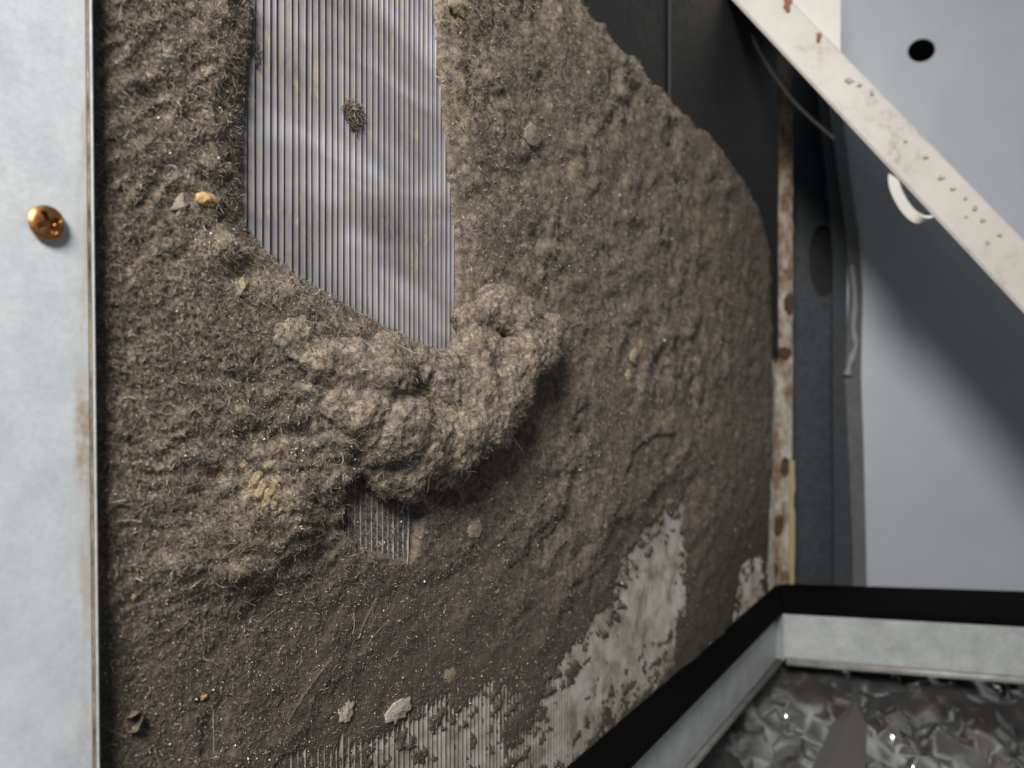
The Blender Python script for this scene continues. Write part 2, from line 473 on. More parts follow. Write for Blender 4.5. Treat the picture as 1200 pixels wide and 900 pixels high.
# screw
def screw_mesh():
    R = .0030; NR, NA = 34, 120; V = []; Fc = []
    for i in range(NR + 1):
        r = R * i / NR
        for j in range(NA):
            t = 2 * math.pi * j / NA; x = r * math.cos(t); y = r * math.sin(t)
            h = .0012 * math.sqrt(max(0, 1 - (r / R * .985) ** 2.6)) + .0003
            c, s_ = math.cos(.5), math.sin(.5); xr, yr = c * x + s_ * y, -s_ * x + c * y
            arm = lambda p, q: max(0, 1 - max(0, (abs(p) - .00034) / .00012)) * max(0, min(1, (.0020 - abs(q)) / .0005))
            k = max(arm(xr, yr), arm(yr, xr)); k = min(1, k)
            core = max(0, min(1, (.0008 - r) / .0004))
            h -= .0013 * max(k, core) * (1 if r < R * .8 else 0)
            V.append((x, -max(h, 0), y))
    for i in range(NR):
        for j in range(NA):
            a = i * NA + j; b = i * NA + (j + 1) % NA
            Fc.append((a, b, b + NA, a + NA))
    return mesh("screw", V, Fc)
ss, zz = sz(53, 262, SO)
scr = link("screw", screw_mesh(), M_SCREW.m, sheet, True, si @ Matrix.Translation((ss, -SO - .0001, zz)))
scr["label"] = "copper coloured cross-slot screw head"

# ---- pan frame: black gasketed lip and galvanised strips
Z0 = -.145
def plan(u, v, z):
    Y = -z * F / (v - 450.0); return Vector(((u - 600) / F * Y, Y))
cb = plan(910, 683, Z0); cf = plan(918, 712, Z0)
rb = plan(1200, 692, Z0); rf = plan(1200, 727, Z0)
d2 = Vector((D1.x, D1.y))
rb2 = cb + (rb - cb) * 2.2; rf2 = cf + (rf - cf) * 2.2
lb = cb - d2 * .44; lf = cf - d2 * .44
pan = empty("drain_pan_frame", Matrix.Translation((cf.x, cf.y, -.178)),
            "galvanised pan frame with black gasketed lip at the coil's bottom corner", "frame")
pinv = Matrix.Translation((-cf.x, -cf.y, .178))
def pz(name, pts, z0, z1, mat, bev=.0004, smooth=False):
    return link(name, bm_mesh(prism_bm(pts, z0, z1, bev), name), mat, pan, smooth, pinv)
g = .0003
def nrm2(v): return v / v.length
dr = nrm2(rf2 - cf); nl = Vector((d2.y, -d2.x)); nr = Vector((dr.y, -dr.x))   # both face the camera side
pz("lip_gasket", [lb, cb, cf, lf], Z0 - .004, Z0, M_GASKET.m, .001)
pz("lip_gasket", [cb + dr * g, rb2, rf2, cf + dr * g], Z0 - .0042, Z0 - .0002, M_GASKET.m, .001)
def strip_pan(name, p, q, nn, ztop, zb0, zb1, back, th, mat):
    bm = bmesh.new(); a = p - nn * back; b = q - nn * back; c = q - nn * (back + th); d = p - nn * (back + th)
    lo = [bm.verts.new((*a, zb0)), bm.verts.new((*b, zb1)), bm.verts.new((*c, zb1)), bm.verts.new((*d, zb0))]
    hi = [bm.verts.new((*x, ztop)) for x in (a, b, c, d)]
    bm.faces.new(lo); bm.faces.new(hi)
    for i in range(4): bm.faces.new((lo[i], lo[(i + 1) % 4], hi[(i + 1) % 4], hi[i]))
    return link(name, bm_mesh(bm, name), mat, pan, False, pinv)
strip_pan("side_strip", cf + d2 * .004, lf, nl, Z0 - .0045, -.1815, -.178, .0055, .0016, M_STRIP.m)
strip_pan("side_strip", cf + dr * .0004, rf2, nr, Z0 - .0045, -.1775, -.182, .0008, .0016, M_STRIP.m)
ca = cf + d2 * .0045 - nl * .0058; cbb = cf + dr * .0003 - nr * .0012; nt = nrm2(cbb - ca); ntp = Vector((-nt.y, nt.x))
pz("corner_seam", [ca - nt * .0005, cbb - nt * .0001, cbb + ntp * .0012 - nt * .0001, ca + ntp * .0012 - nt * .0005], -.180, Z0 - .0047, M_STRIP.m, .0001)
def hem_pan(p, q, nn, z0, z1, r):
    return link("bottom_hem", bm_mesh(tube_bm([Vector((*(p - nn * .001), z0)), Vector((*((p + q) / 2 - nn * .001), (z0 + z1) / 2)), Vector((*(q - nn * .001), z1))], r, 12), "bottom_hem"), M_PANHEM.m, pan, True, pinv)
hem_pan(cf - nl * .001, lf - nl * .001, nl, -.1800, -.1765, .0017)
hem_pan(cf + dr * .002, rf2, nr, -.1800, -.1845, .0024)

# ---- cabinet wall, flange, shell behind
def plate_hole(name, p00, p10, p11, p01, hc, rx, rz, mat, parent, th=.0015, n=48):
    """flat plate (corners in world space, going round) with one elliptical hole"""
    nrm = (p10 - p00).cross(p01 - p00).normalized()
    if nrm.y > 0: nrm = -nrm
    ex = (p10 - p00).normalized(); ez = Vector((0, 0, 1))
    W = (p10 - p00).length; c2 = Vector(((hc - p00).dot(ex), (hc - p00).z))
    Hh = (p01 - p00).z
    bm = bmesh.new(); R0 = []; R1 = []; O0 = []; O1 = []
    angs = [2 * math.pi * i / n for i in range(n)]
    for cx, cz in ((0, 0), (W, 0), (W, Hh), (0, Hh)): angs.append(math.atan2(cz - c2.y, cx - c2.x) % (2 * math.pi))
    angs = sorted(set(angs))
    for t in angs:
        c, s_ = math.cos(t), math.sin(t)
        ts = []
        if c > 1e-9: ts.append((W - c2.x) / c)
        if c < -1e-9: ts.append(-c2.x / c)
        if s_ > 1e-9: ts.append((max(0, Hh) - c2.y) / s_)
        if s_ < -1e-9: ts.append((min(0, Hh) - c2.y) / s_)
        k = min(x for x in ts if x > 0)
        inn = p00 + ex * (c2.x + c * rx) + ez * (c2.y + s_ * rz)
        out = p00 + ex * (c2.x + c * k) + ez * (c2.y + s_ * k)
        R0.append(bm.verts.new(inn)); O0.append(bm.verts.new(out))
        R1.append(bm.verts.new(inn - nrm * th)); O1.append(bm.verts.new(out - nrm * th))
    m = len(angs)
    for i in range(m):
        j = (i + 1) % m
        bm.faces.new((R0[i], R0[j], O0[j], O0[i])); bm.faces.new((R1[i], O1[i], O1[j], R1[j]))
        bm.faces.new((R0[i], R1[i], R1[j], R0[j])); bm.faces.new((O0[i], O0[j], O1[j], O1[i]))
    me = bm_mesh(bm, name); me.transform(parent.matrix_world.inverted())
    return link(name, me, mat, parent)

wall = empty("cabinet_wall", Matrix.Translation(at(1010, 690, .60)), "grey metal cabinet wall with a round black hole behind the white brace", "wall")
wl, wr = .600, .5495
plate_hole("sheet", at(984, 705, wl), at(1520, 705 * 1.0, wr), at(1520, -180, wr), at(984, -180, wl), at(1047, 67, .596), 15 * .596 / F, 13.5 * .596 / F, M_WALL.m, wall)
# make corners coplanar in plan: bottom/top are handled by z of p00 and p01
flg = empty("cabinet_flange", Matrix.Translation(at(970, 690, .61)), "metal flange, darkened for shade, with an oval hole between coil end and grey panel", "flange")
plate_hole("plate", at(926, 705, .612), at(1014, 705, .612), at(1014, -180, .612), at(926, -180, .612), at(965, 306, .612), 17 * .612 / F, 42 * .612 / F, M_FLANGE.m, flg)
hb_ = bm_mesh(box_bm(at(940, 370, .618), at(990, 240, .618) + Vector((0, .001, 0))), 'hole_backing'); hb_.transform(flg.matrix_world.inverted()); link('hole_backing', hb_, M_SHADED.m, flg)  # added plate, its dark grey standing in for shade in the oval hole
Lp = [at(u, v, .5955) for u, v in [(955, 60), (962, 150), (970, 220), (976, 300), (976, 440), (977, 640), (977, 705)]]
Rp = [at(u, v, .5955) for u, v in [(983, 60), (983.5, 150), (985, 220), (993, 300), (992, 440), (999, 640), (1001, 705)]]
me = bm_mesh(strip_from(Lp, Rp, .0015), "return_lip"); me.transform(flg.matrix_world.inverted()); link("return_lip", me, M_FLANGE.m, flg)
Lp = [at(u, v, .594) for u, v in [(962, 60), (972, 130), (981, 200), (992, 275), (996, 340), (990, 440), (994, 520), (999, 640), (1000, 700)]]
Rp = [at(u, v, .5945) for u, v in [(984, 60), (987, 130), (995, 200), (1006, 275), (1011, 340), (1009, 440), (1012, 520), (1015, 640), (1016, 700)]]
me = bm_mesh(strip_from(Lp, Rp, .002), "edge_strip"); me.transform(flg.matrix_world.inverted()); link("edge_strip", me, M_FLSTRIP.m, flg)
me = bm_mesh(tube_bm(spline([at(998, 310, .592), at(1002, 350, .592), at(1000, 385, .592), at(1003, 405, .592), at(996, 425, .592), at(993, 440, .592)], 30),
     [.0016 + .0016 * (0.5 + .5 * math.sin(i * .9)) * (i / 30) + .0004 for i in range(31)], 10), "sealant_bead"); me.transform(flg.matrix_world.inverted())
link("sealant_bead", me, M_SEAL.m, flg, True)
backing = link("dark_backing", bm_mesh(box_bm((-.05, .70, -.30), (.75, .71, .35)), "dark_backing"), M_VOID.m)  # black plate added so the holes look deep in shade
tag(backing, "black plate added for the shade seen through the holes", "cabinet", kind="structure")

# ---- foil-faced floor
def foil():
    from mathutils.geometry import delaunay_2d_cdt
    fr = np.random.default_rng(21)
    pts = []
    x = .05
    # jittered points, stretched along the creases, with clusters of small crinkles
    for gx in np.arange(.05, .60, .0062):
        for gy in np.arange(.24, .535, .0125):
            pts.append((gx + fr.uniform(-.0036, .0036) + .05 * (gy - .4), gy + fr.uniform(-.0075, .0075)))
    for _ in range(240):
        c = (fr.uniform(.12, .45), fr.uniform(.34, .53)); n_ = fr.integers(6, 16); t = fr.normal(1.75, .35)
        for k in range(n_):
            r = fr.normal(0, .009); q = fr.normal(0, .0022)
            pts.append((c[0] + r * math.cos(t) - q * math.sin(t), min(.534, c[1] + r * math.sin(t) + q * math.cos(t))))
    vs, es, fs, _a, _b, _c = delaunay_2d_cdt([Vector(p) for p in pts], [], [], 0, 1e-5)
    V = np.array([(v.x, v.y) for v in vs]); X = V[:, 0]; Yg = V[:, 1]
    Z = -.190 - (.52 - Yg) * .47 + fr.normal(0, .0021, len(V)) + .006 * perlin(X * 26, Yg * 13) + .003 * perlin(X * 60 + 2, Yg * 30)
    Z -= .007 * np.exp(-((X - .245 - (Yg - .45) * .25) / .004) ** 2)
    return np_mesh("foil_insulation", np.stack([X, Yg, Z], -1), np.array([f for f in fs if len(f) == 3]))
fo = link("foil_insulation", foil(), M_FOIL.m)
tag(fo, "crumpled silver foil insulation on the floor beyond the pan frame", "insulation")

# grey tapered strip lying on the foil
def wedge():
    bm = bmesh.new()
    zt = -.184
    def g_(u, v, z): 
        Y = .4324 / (.47 + (v - 450.0) / F); zz_ = -(v - 450.0) / F * Y; k = 1 - .02
        return Vector(((u - 600) / F * Y * k, Y * k, zz_ * k + (z + .186)))
    rows = [((998, 796), (1001, 795), (1004, 796), -.190), ((996, 825), (1002, 824), (1008, 828), -.186),
            ((975, 850), (994, 848), (1016, 852), -.184), ((952, 905), (975, 900), (1014, 905), -.183), ((930, 960), (955, 955), (1004, 960), -.183)]
    R = []
    for l_, m_, r_, z in rows:
        R.append([bm.verts.new(g_(*l_, z - .004)), bm.verts.new(g_(*l_, z - .001)), bm.verts.new(g_(*m_, z + .0015)), bm.verts.new(g_(*r_, z - .0015)), bm.verts.new(g_(*r_, z - .005))])
    for i in range(len(R) - 1):
        for j in range(4): bm.faces.new((R[i][j], R[i][j + 1], R[i + 1][j + 1], R[i + 1][j]))
        bm.faces.new((R[i][4], R[i][0], R[i + 1][0], R[i + 1][4]))
    bm.faces.new(R[0]); bm.faces.new(R[-1])
    bmesh.ops.recalc_face_normals(bm, faces=bm.faces)
    return bm_mesh(bm, "tapered_strip")
tag(link("tapered_strip", wedge(), M_RUBBER.m), "dull grey tapered strip pointing up across the foil insulation", "strip")

# =================================================================== OBJECTS
# ---- white diagonal brace
def YBU(u): return 1 / (1 / .438 + (1 / .398 - 1 / .438) * (u - 860) / 340.0)      # the brace comes nearer towards the right
def bat(u, v, k=0.0): return at(u, v, YBU(u) + k)
def lineL(u): return (u - 860) * 1.0735
def lineR(u): return 60 + (u - 985) * 1.0326
brace = empty("diagonal_brace", Matrix.Translation(bat(1300, lineL(1300))), "off-white painted diagonal metal brace with rust specks crossing the upper right", "brace")
binv = brace.matrix_world.inverted()
def brace_mesh():
    bm = bmesh.new(); rows = []
    for (ul, ur) in ((745, 798), (1520, 1577)):
        L0 = bat(ul, lineL(ul)); R0 = bat(ur, lineR(ur), .001)
        Rb = R0 * ((R0.y + .135) / R0.y) + (L0 - R0) * .12           # unseen back leg, added and flared to widen the brace's shadow
        t = (R0 - L0).normalized(); q = (Rb - R0).normalized()
        rows.append([bm.verts.new(p) for p in (L0, R0, Rb, Rb - t * .0022, R0 - t * .0025 + q * .0022, L0 + Vector((0, .0022, 0)))])
    A, B = rows; n = 6
    bm.faces.new(A); bm.faces.new(B)
    for k in range(n): bm.faces.new((A[k], A[(k + 1) % n], B[(k + 1) % n], B[k]))
    bmesh.ops.recalc_face_normals(bm, faces=bm.faces)
    bmesh.ops.bevel(bm, geom=[e for e in bm.edges if e.calc_length() > .15], offset=.0008, segments=3, affect='EDGES')
    bmesh.ops.subdivide_edges(bm, edges=[e for e in bm.edges if e.calc_length() > .15], cuts=6)
    me = bm_mesh(bm, "bar"); me.transform(binv); return me
link("bar", brace_mesh(), M_WHITE.m, brace)
# upright plate that the brace is fixed to
def upright():
    bm = bmesh.new(); pts = [(872, -190), (985, -190), (985, 70), (978, 66), (890, -26)]
    a = [bm.verts.new(bat(u, v, .0045)) for u, v in pts]; b = [bm.verts.new(bat(u, v, .0062)) for u, v in pts]
    bm.faces.new(a); bm.faces.new(b)
    for k in range(5): bm.faces.new((a[k], a[(k + 1) % 5], b[(k + 1) % 5], b[k]))
    bmesh.ops.recalc_face_normals(bm, faces=bm.faces)
    bmesh.ops.bevel(bm, geom=bm.edges[:], offset=.0004, segments=2, affect='EDGES')
    me = bm_mesh(bm, "upright_plate"); me.transform(binv); return me
link("upright_plate", upright(), M_WHITE.m, brace)
for (u, v, rx, rz) in [(923, 4, 5.5, 9), (960, 42, 3.0, 6), (996, 94, 5, 3.4), (1008, 99, 3, 2.2), (1022, 108, 2.5, 3), (1062, 165, 2.2, 1.8), (1086, 184, 3, 1.8), (1104, 208, 3.6, 2.4), (1117, 221, 3.4, 2.0), (1132, 232, 2, 2), (1143, 244, 3, 2.6), (1152, 258, 3, 2.2), (1172, 275, 2.6, 2.0), (1133, 254, 1.6, 1.4), (1158, 284, 2.4, 2)]:
    disc_at("rust_spot", bat(u, v, -.0002), rx * YBU(u) / F, rz * YBU(u) / F, M_RUST.m if v < 60 else M_GRIME, brace, Vector((0, -1, 0)), .0002, 14, .4)
# ---- cable tie round the brace
def ribbon(pts, wdir, w, th, name, mat, label, cat):
    pts = spline(pts, 40); bm = bmesh.new(); R = []
    for i, p in enumerate(pts):
        t = (pts[min(i + 1, len(pts) - 1)] - pts[max(i - 1, 0)]).normalized()
        wv = (wdir - t * wdir.dot(t)).normalized(); nv = t.cross(wv).normalized()
        R.append([bm.verts.new(p + wv * a * w / 2 + nv * b * th / 2) for a, b in ((-1, -1), (1, -1), (1, 1), (-1, 1))])
    for i in range(len(R) - 1):
        for j in range(4): bm.faces.new((R[i][j], R[i][(j + 1) % 4], R[i + 1][(j + 1) % 4], R[i + 1][j]))
    bm.faces.new(R[0]); bm.faces.new(R[-1])
    return tag(link(name, bm_mesh(bm, name), mat), label, cat)
ribbon([bat(1062, 200, .004), bat(1048, 203, .004), bat(1050, 222, .004), bat(1062, 244, .004), bat(1076, 256, .003), bat(1090, 255, .004), bat(1106, 246, .006)],
       Vector((.55, -.72, .25)), .0054, .0013, "cable_tie", M_TIE.m, "off-white plastic tie looped under the diagonal brace", "cable tie")
# ---- grey tube behind the brace, added for a panel's lit edge
YC = .49
me = bm_mesh(tube_bm(spline([at(820, -90, YC), at(858, -10, YC), at(874, 26, YC), at(893, 66, YC), at(925, 112, YC), at(950, 138, YC), at(978, 162, YC)], 40), .0010, 10), "cable")
tag(link("cable", me, M_LIT_EDGE.m, None, True), "thin grey cable bowing below the diagonal brace", "cable")

# =================================================================== DUST
# polygons are places on the coil face
def P(pts, o=0.0): return [sz(u, v, o) for u, v in pts]
EXTENT = P([(60, -400), (600, -400), (640, -60), (676, -8), (712, 30), (758, 82), (795, 125), (832, 158), (868, 205), (890, 245), (902, 292), (905, 400), (905, 680), (915, 780), (925, 1300), (60, 1300)], .003)
WINDOW = P([(300, -300), (298, 0), (296, 60), (289, 120), (286, 180), (285, 250), (296, 272), (326, 302), (362, 328), (398, 347), (438, 371), (468, 395), (490, 410), (510, 418), (524, 421), (531, 402), (536, 340), (534, 270), (527, 200), (520, 130), (513, 60), (511, 0), (508, -300)], .0008)
THIN1 = P([(393, 555), (420, 548), (470, 560), (485, 590), (483, 640), (470, 662), (440, 650), (405, 640), (392, 600)])
THIN2 = P([(236, 822), (262, 822), (268, 880), (238, 878)])
THIN3 = P([(318, 880), (370, 882), (430, 872), (430, 960), (318, 960)])
HOLES = [P([(395, 930), (430, 880), (470, 862), (505, 842), (535, 822), (570, 808), (612, 803), (610, 820), (590, 842), (580, 862), (600, 880), (600, 940), (500, 1000)]),
         P([(620, 930), (600, 880), (628, 850), (640, 800), (672, 765), (690, 735), (715, 715), (722, 690), (728, 655), (752, 640), (760, 612), (775, 600), (800, 590), (803, 640), (803, 700), (797, 735), (790, 770), (760, 800), (700, 850), (650, 930)]),
         P([(862, 735), (866, 680), (880, 652), (893, 662), (893, 690), (884, 720)])]
TANS = [(308, 572, 22, 34, 1.0), (330, 600, 45, 50, .45), (262, 290, 34, 18, .45), (284, 338, 12, 12, .55), (158, 420, 12, 14, .55), (286, 472, 7, 9, .6), (280, 665, 26, 22, .35),
        (535, 8, 22, 18, .6), (600, 355, 50, 25, .22), (300, 40, 14, 60, .25), (300, 210, 14, 50, .2), (545, 100, 18, 60, .25), (740, 410, 14, 30, .3), (460, 415, 30, 30, .2),
        (380, 850, 26, 34, .18), (790, 495, 20, 10, .4), (620, 330, 35, 20, .2), (675, 205, 14, 18, .35), (815, 260, 16, 12, .35), (850, 345, 14, 12, .3), (640, 20, 40, 25, .25)]
def gauss(S, Z, u, v, ru, rv, o=.003):
    s, z = sz(u, v, o); Y = depth(u)
    return np.exp(-(((S - s) / (ru * dsdu(u))) ** 2 + ((Z - z) / (rv * Y / F)) ** 2))

def dust_field(S, Z):
    """height of the dust over the fin tips (m) and presence distance"""
    sm, zm = S * 1000, Z * 1000                          # mm
    wob = perlin(sm / 2.2, zm / 2.2) * .0007 + perlin(sm / .8, zm / .8) * .00035
    wob2 = perlin(sm / 9, zm / 6) * .0042 + perlin(sm / 3.4, zm / 2.6) * .0022
    ext = poly_sdf(S, Z, EXTENT) + wob * 2 + perlin(sm / 12, zm / 8) * .0035
    win = poly_sdf(S, Z, WINDOW) + wob
    pres = np.minimum(ext, -win)
    hol = np.full(S.shape, 1.0)
    for h in HOLES:
        d = poly_sdf(S, Z, h) + wob2 + wob
        spots = sstep(.05, .50, perlin(sm / 6.5 + 40, zm / 3.6) + .6 * perlin(sm / 2.6 + 7, zm / 1.9))
        d = d + perlin(sm / 16 + 4, zm / 9 + 2) * .008
        d = d - (spots * .014 + sstep(.20, .45, perlin(sm / 1.9 + 17, zm / 1.3)) * .005) * sstep(-.005, .002, d)
        pres = np.minimum(pres, .0042 - d); hol = np.minimum(hol, -d)
    # thickness
    t = np.interp(S, [.07, .083, .10, .16, .22, .30, .42, .56], [1.0, 1.8, 3.0, 3.2, 3.8, 5.5, 7.0, 5.0]) 
    rnd = np.sqrt(np.clip(1 - (1 - np.clip(ext / .016, 0, 1)) ** 2, 0, 1))
    lowthin = sstep(-.060, -.030, Z) * .75 + .25           # the mat thins out low on the coil
    lk = sstep(.15, .25, S); lowthin = lowthin * (1 - lk) + lk * (sstep(-.13, -.03, Z) * .78 + .22)
    t = t * lowthin
    # relief
    big = perlin(sm / 17, zm / 13) * 1.5 + perlin(sm / 8 + 3, zm / 6.5) * 1.15
    mid = perlin(sm / 3.6 + 1, zm / 3.0) * .50 + perlin(sm / 1.8 + 8, zm / 1.6 + 3) * .28
    fine = perlin(sm / .9, zm / .9) * .30 + perlin(sm / .5 + 5, zm / .5) * .17
    wz = zm + perlin(sm / 14 + 5, zm / 14) * 5 + (sm - 120) * .10
    left = sstep(.19, .14, S) * sstep(.02, -.005, Z) * sstep(-.055, -.035, Z)
    rip = np.sin(wz / 4.6 * 2 * np.pi + perlin(sm / 7, zm / 7) * 4.5) * .22 * left
    topl = sstep(.135, .115, S) * sstep(.02, .04, Z)
    diag = (np.abs(perlin((sm + zm * .9) / 13, (zm - sm * .9) / 5.5)) - .25) * -1.5 * topl
    rel = (.40 + 1.1 * np.clip(perlin(sm / 26 + 11, zm / 24) + .5, 0, 1.1)) * np.interp(S, [.08, .11, .2, .34, .56], [.3, .9, .9, 1.25, .6]) * (.45 + .55 * lowthin)
    h = t + (big + mid) * rel + fine * (.6 + .4 * lowthin) + rip + diag
    # mounds
    h += 3.4 * gauss(S, Z, 322, 592, 42, 42) ** .7 + 2.0 * gauss(S, Z, 350, 612, 26, 26)
    h += 2.0 * gauss(S, Z, 205, 665, 26, 14) + 1.6 * gauss(S, Z, 280, 668, 24, 14)
    h += 2.6 * gauss(S, Z, 265, 290, 34, 20) + 3.4 * gauss(S, Z, 330, 345, 40, 26) + 4.5 * gauss(S, Z, 380, 390, 45, 34)
    h += 5.0 * gauss(S, Z, 440, 450, 60, 50) + 6.0 * gauss(S, Z, 510, 490, 40, 40) + 3.0 * gauss(S, Z, 400, 500, 40, 50)
    h -= 1.8 * gauss(S, Z, 300, 510, 60, 14)
    h += 3.0 * gauss(S, Z, 300, 905, 60, 14) * 0
    # small collapse crack at the far part
    cr = poly_sdf(S, Z, P([(737, 556), (742, 532), (756, 516), (772, 508), (795, 506), (800, 540), (770, 575)], .006))
    h -= 1.6 * sstep(0, .0016, cr) * sstep(.03, .006, cr)
    cr2 = poly_sdf(S, Z, P([(600, 668), (628, 640), (650, 622), (662, 600), (700, 640), (640, 690)], .004))
    h -= .8 * sstep(0, .0012, cr2) * sstep(.02, .004, cr2)
    h = np.maximum(h, .25 + fine * .5)
    h = h * (.15 + .85 * rnd)
    # thin veils where the fins still show
    for T, lev in ((THIN1, -.20), (THIN2, -.12), (THIN3, -.12)):
        k = sstep(-.0012, .0012, poly_sdf(S, Z, T) + wob2 * .6 + wob)
        h = h * (1 - k) + k * (lev + mid * .22 + fine * .55)
    thin = (.32 + .68 * sstep(0, .010, -win)) * (.14 + .86 * sstep(.0, .034, hol))
    h = np.where(h > 0, h * thin, h)
    ed = np.minimum(sstep(0, .0016, np.minimum(ext, -win)), sstep(-.0045, .0060, hol))
    h = h * ed + (1 - ed) * (-.75 + fine * .5)
    return h / 1000, pres, lowthin

def grid_dust():
    NU, NV = 580, 640
    uu = np.linspace(96, 918, NU); vv = np.linspace(-190, 1010, NV)
    U, Vg = np.meshgrid(uu, vv)
    Yd = H / (CT * (TAN - (U - 600) / F))
    S = Yd * ((U - 600) / F * ST + CT); Z = np.maximum(-(Vg - 450) / F * Yd, -.150 + (Vg - 1010) * 1e-6)
    h, pres, lt = dust_field(S, Z)
    tan = np.zeros_like(S)
    for (u, v, ru, rv, k) in TANS: tan = np.maximum(tan, k * gauss(S, Z, u, v, ru, rv))
    tan *= .75 + .6 * perlin(S * 320, Z * 320)
    V = np.stack([S, -h, Z], -1)
    idx = np.arange(NU * NV).reshape(NV, NU)
    ok = pres > -.0004
    keep = (ok[:-1, :-1] | ok[1:, :-1] | ok[:-1, 1:] | ok[1:, 1:])
    keep &= Z[:-1, :-1] > -.1495
    Q = np.stack([idx[:-1, :-1], idx[1:, :-1], idx[1:, 1:], idx[:-1, 1:]], -1)[keep]
    used = np.unique(Q); remap = np.full(NU * NV, -1); remap[used] = np.arange(len(used))
    me = np_mesh("dust_mat", V.reshape(-1, 3)[used], remap[Q])
    at_ = me.attributes.new("tan", 'FLOAT', 'POINT'); at_.data.foreach_set("value", np.clip(tan, 0, 1).reshape(-1)[used].astype(np.float32))
    fl = np.clip((1 - lt) / .78, 0, 1); af = me.attributes.new('film', 'FLOAT', 'POINT'); af.data.foreach_set('value', fl.reshape(-1)[used].astype(np.float32))
    # vertex normals on the grid
    du = np.gradient(V, axis=1); dv = np.gradient(V, axis=0)
    n = np.cross(du, dv); n /= np.linalg.norm(n, axis=-1)[..., None] + 1e-12
    n *= np.where(n[..., 1:2] > 0, -1, 1)
    return me, V, n, pres, U, Vg, lt, h
me, GV, GN, GP, GU, GVV, GLT, GH = grid_dust()
mat_ob = link("dust_mat", me, M_DUST, None, True, CF)
tag(mat_ob, "thick grey-brown dust mat clinging to the coil fins", "dust", kind="stuff")

def fibres(p, n, Lf, rad, K=3, lift=(.05, .9), curl=.95):
    N = len(p)
    r = RNG.normal(size=(N, 3)); t = r - n * (r * n).sum(1)[:, None]; t /= np.linalg.norm(t, axis=1)[:, None]
    e = RNG.uniform(lift[0], lift[1], N)[:, None]
    d = t * np.cos(e) + n * np.sin(e)
    ax = RNG.normal(size=(N, 3)) + n * .8; ax /= np.linalg.norm(ax, axis=1)[:, None]
    ang = RNG.normal(0, curl, N)[:, None]
    pts = [p - n * rad[:, None] * .5]
    dirs = [d]
    seg = (Lf / K)[:, None]
    for k in range(K):
        pts.append(pts[-1] + d * seg)
        d = d * np.cos(ang) + np.cross(ax, d) * np.sin(ang) + ax * (ax * d).sum(1)[:, None] * (1 - np.cos(ang))
        dirs.append(d)
    V = np.empty((N, K + 1, 3, 3))
    for k in range(K + 1):
        dd = dirs[k]; a = np.cross(dd, ax + .01); a /= np.linalg.norm(a, axis=1)[:, None] + 1e-9; b = np.cross(dd, a)
        rr = rad[:, None] * (1.0 if k < K else .45)
        for j in range(3):
            th = 2 * math.pi * j / 3
            V[:, k, j] = pts[k] + (a * math.cos(th) + b * math.sin(th)) * rr
    base = (np.arange(N) * (K + 1) * 3)[:, None]
    q = []
    for k in range(K):
        for j in range(3):
            q.append([k * 3 + j, k * 3 + (j + 1) % 3, (k + 1) * 3 + (j + 1) % 3, (k + 1) * 3 + j])
    Q = (base[:, :, None] + np.array(q)[None]).reshape(-1, 4)
    return V.reshape(-1, 3), Q

def scatter_grid(N, wfun):
    w = wfun(); w = np.where(GP > .0001, w, 0).ravel(); w /= w.sum()
    i = RNG.choice(w.size, N, p=w)
    return i
wnear = lambda: np.interp(GU, [96, 130, 350, 600, 900], [.4, 1.0, 1.0, .72, .42]) * (.55 + .45 * GLT) * ((GVV > -60) & (GVV < 960))
i = scatter_grid(80000, wnear)
p = GV.reshape(-1, 3)[i] + RNG.normal(0, .00012, (len(i), 3)); n = GN.reshape(-1, 3)[i]
Lf = RNG.lognormal(math.log(.00118), .45, len(i)); Lf *= .45 + .55 * GLT.ravel()[i]; rad = RNG.uniform(.000034, .000066, len(i))
rad *= np.interp(GU.ravel()[i], [96, 400, 900], [1, 1.15, 2.1])
V, Q = fibres(p, n, Lf, rad, 3, (.0, .75), 1.0)
fm = link("fibres", np_mesh("fibres", V, Q), M_FIB.m, mat_ob, True); fm["kind"] = "stuff"
# longer stray fibres and wisps
i = scatter_grid(420, wnear)
p = GV.reshape(-1, 3)[i]; n = GN.reshape(-1, 3)[i]
V, Q = fibres(p, n, RNG.lognormal(math.log(.0042), .35, len(i)), RNG.uniform(.00003, .00005, len(i)), 8, (.0, .35), .22)
fm = link("stray_fibres", np_mesh("stray_fibres", V, Q), M_FIB.m, mat_ob, True); fm["kind"] = "stuff"
# pale grains
i = scatter_grid(8500, wnear)
p = GV.reshape(-1, 3)[i] + GN.reshape(-1, 3)[i] * .00006
def grains(p, r):
    N = len(p)
    o = np.array([(1, 0, 0), (-1, 0, 0), (0, 1, 0), (0, -1, 0), (0, 0, 1), (0, 0, -1)], float)
    jit = 1 + RNG.uniform(-.4, .5, (N, 6, 1))
    V = p[:, None] + o[None] * r[:, None, None] * jit + RNG.normal(0, .25, (N, 6, 3)) * r[:, None, None]
    t = np.array([(0, 2, 4), (2, 1, 4), (1, 3, 4), (3, 0, 4), (2, 0, 5), (1, 2, 5), (3, 1, 5), (0, 3, 5)])
    T = (np.arange(N) * 6)[:, None, None] + t[None]
    return V.reshape(-1, 3), T.reshape(-1, 3)
V, T = grains(p, RNG.lognormal(math.log(.00011), .4, len(p)) * np.interp(GU.ravel()[i], [100, 500, 900], [.9, 1.2, 1.9]))
gm = link("grains", np_mesh("grains", V, T), M_GRAIN.m, mat_ob); gm["kind"] = "stuff"

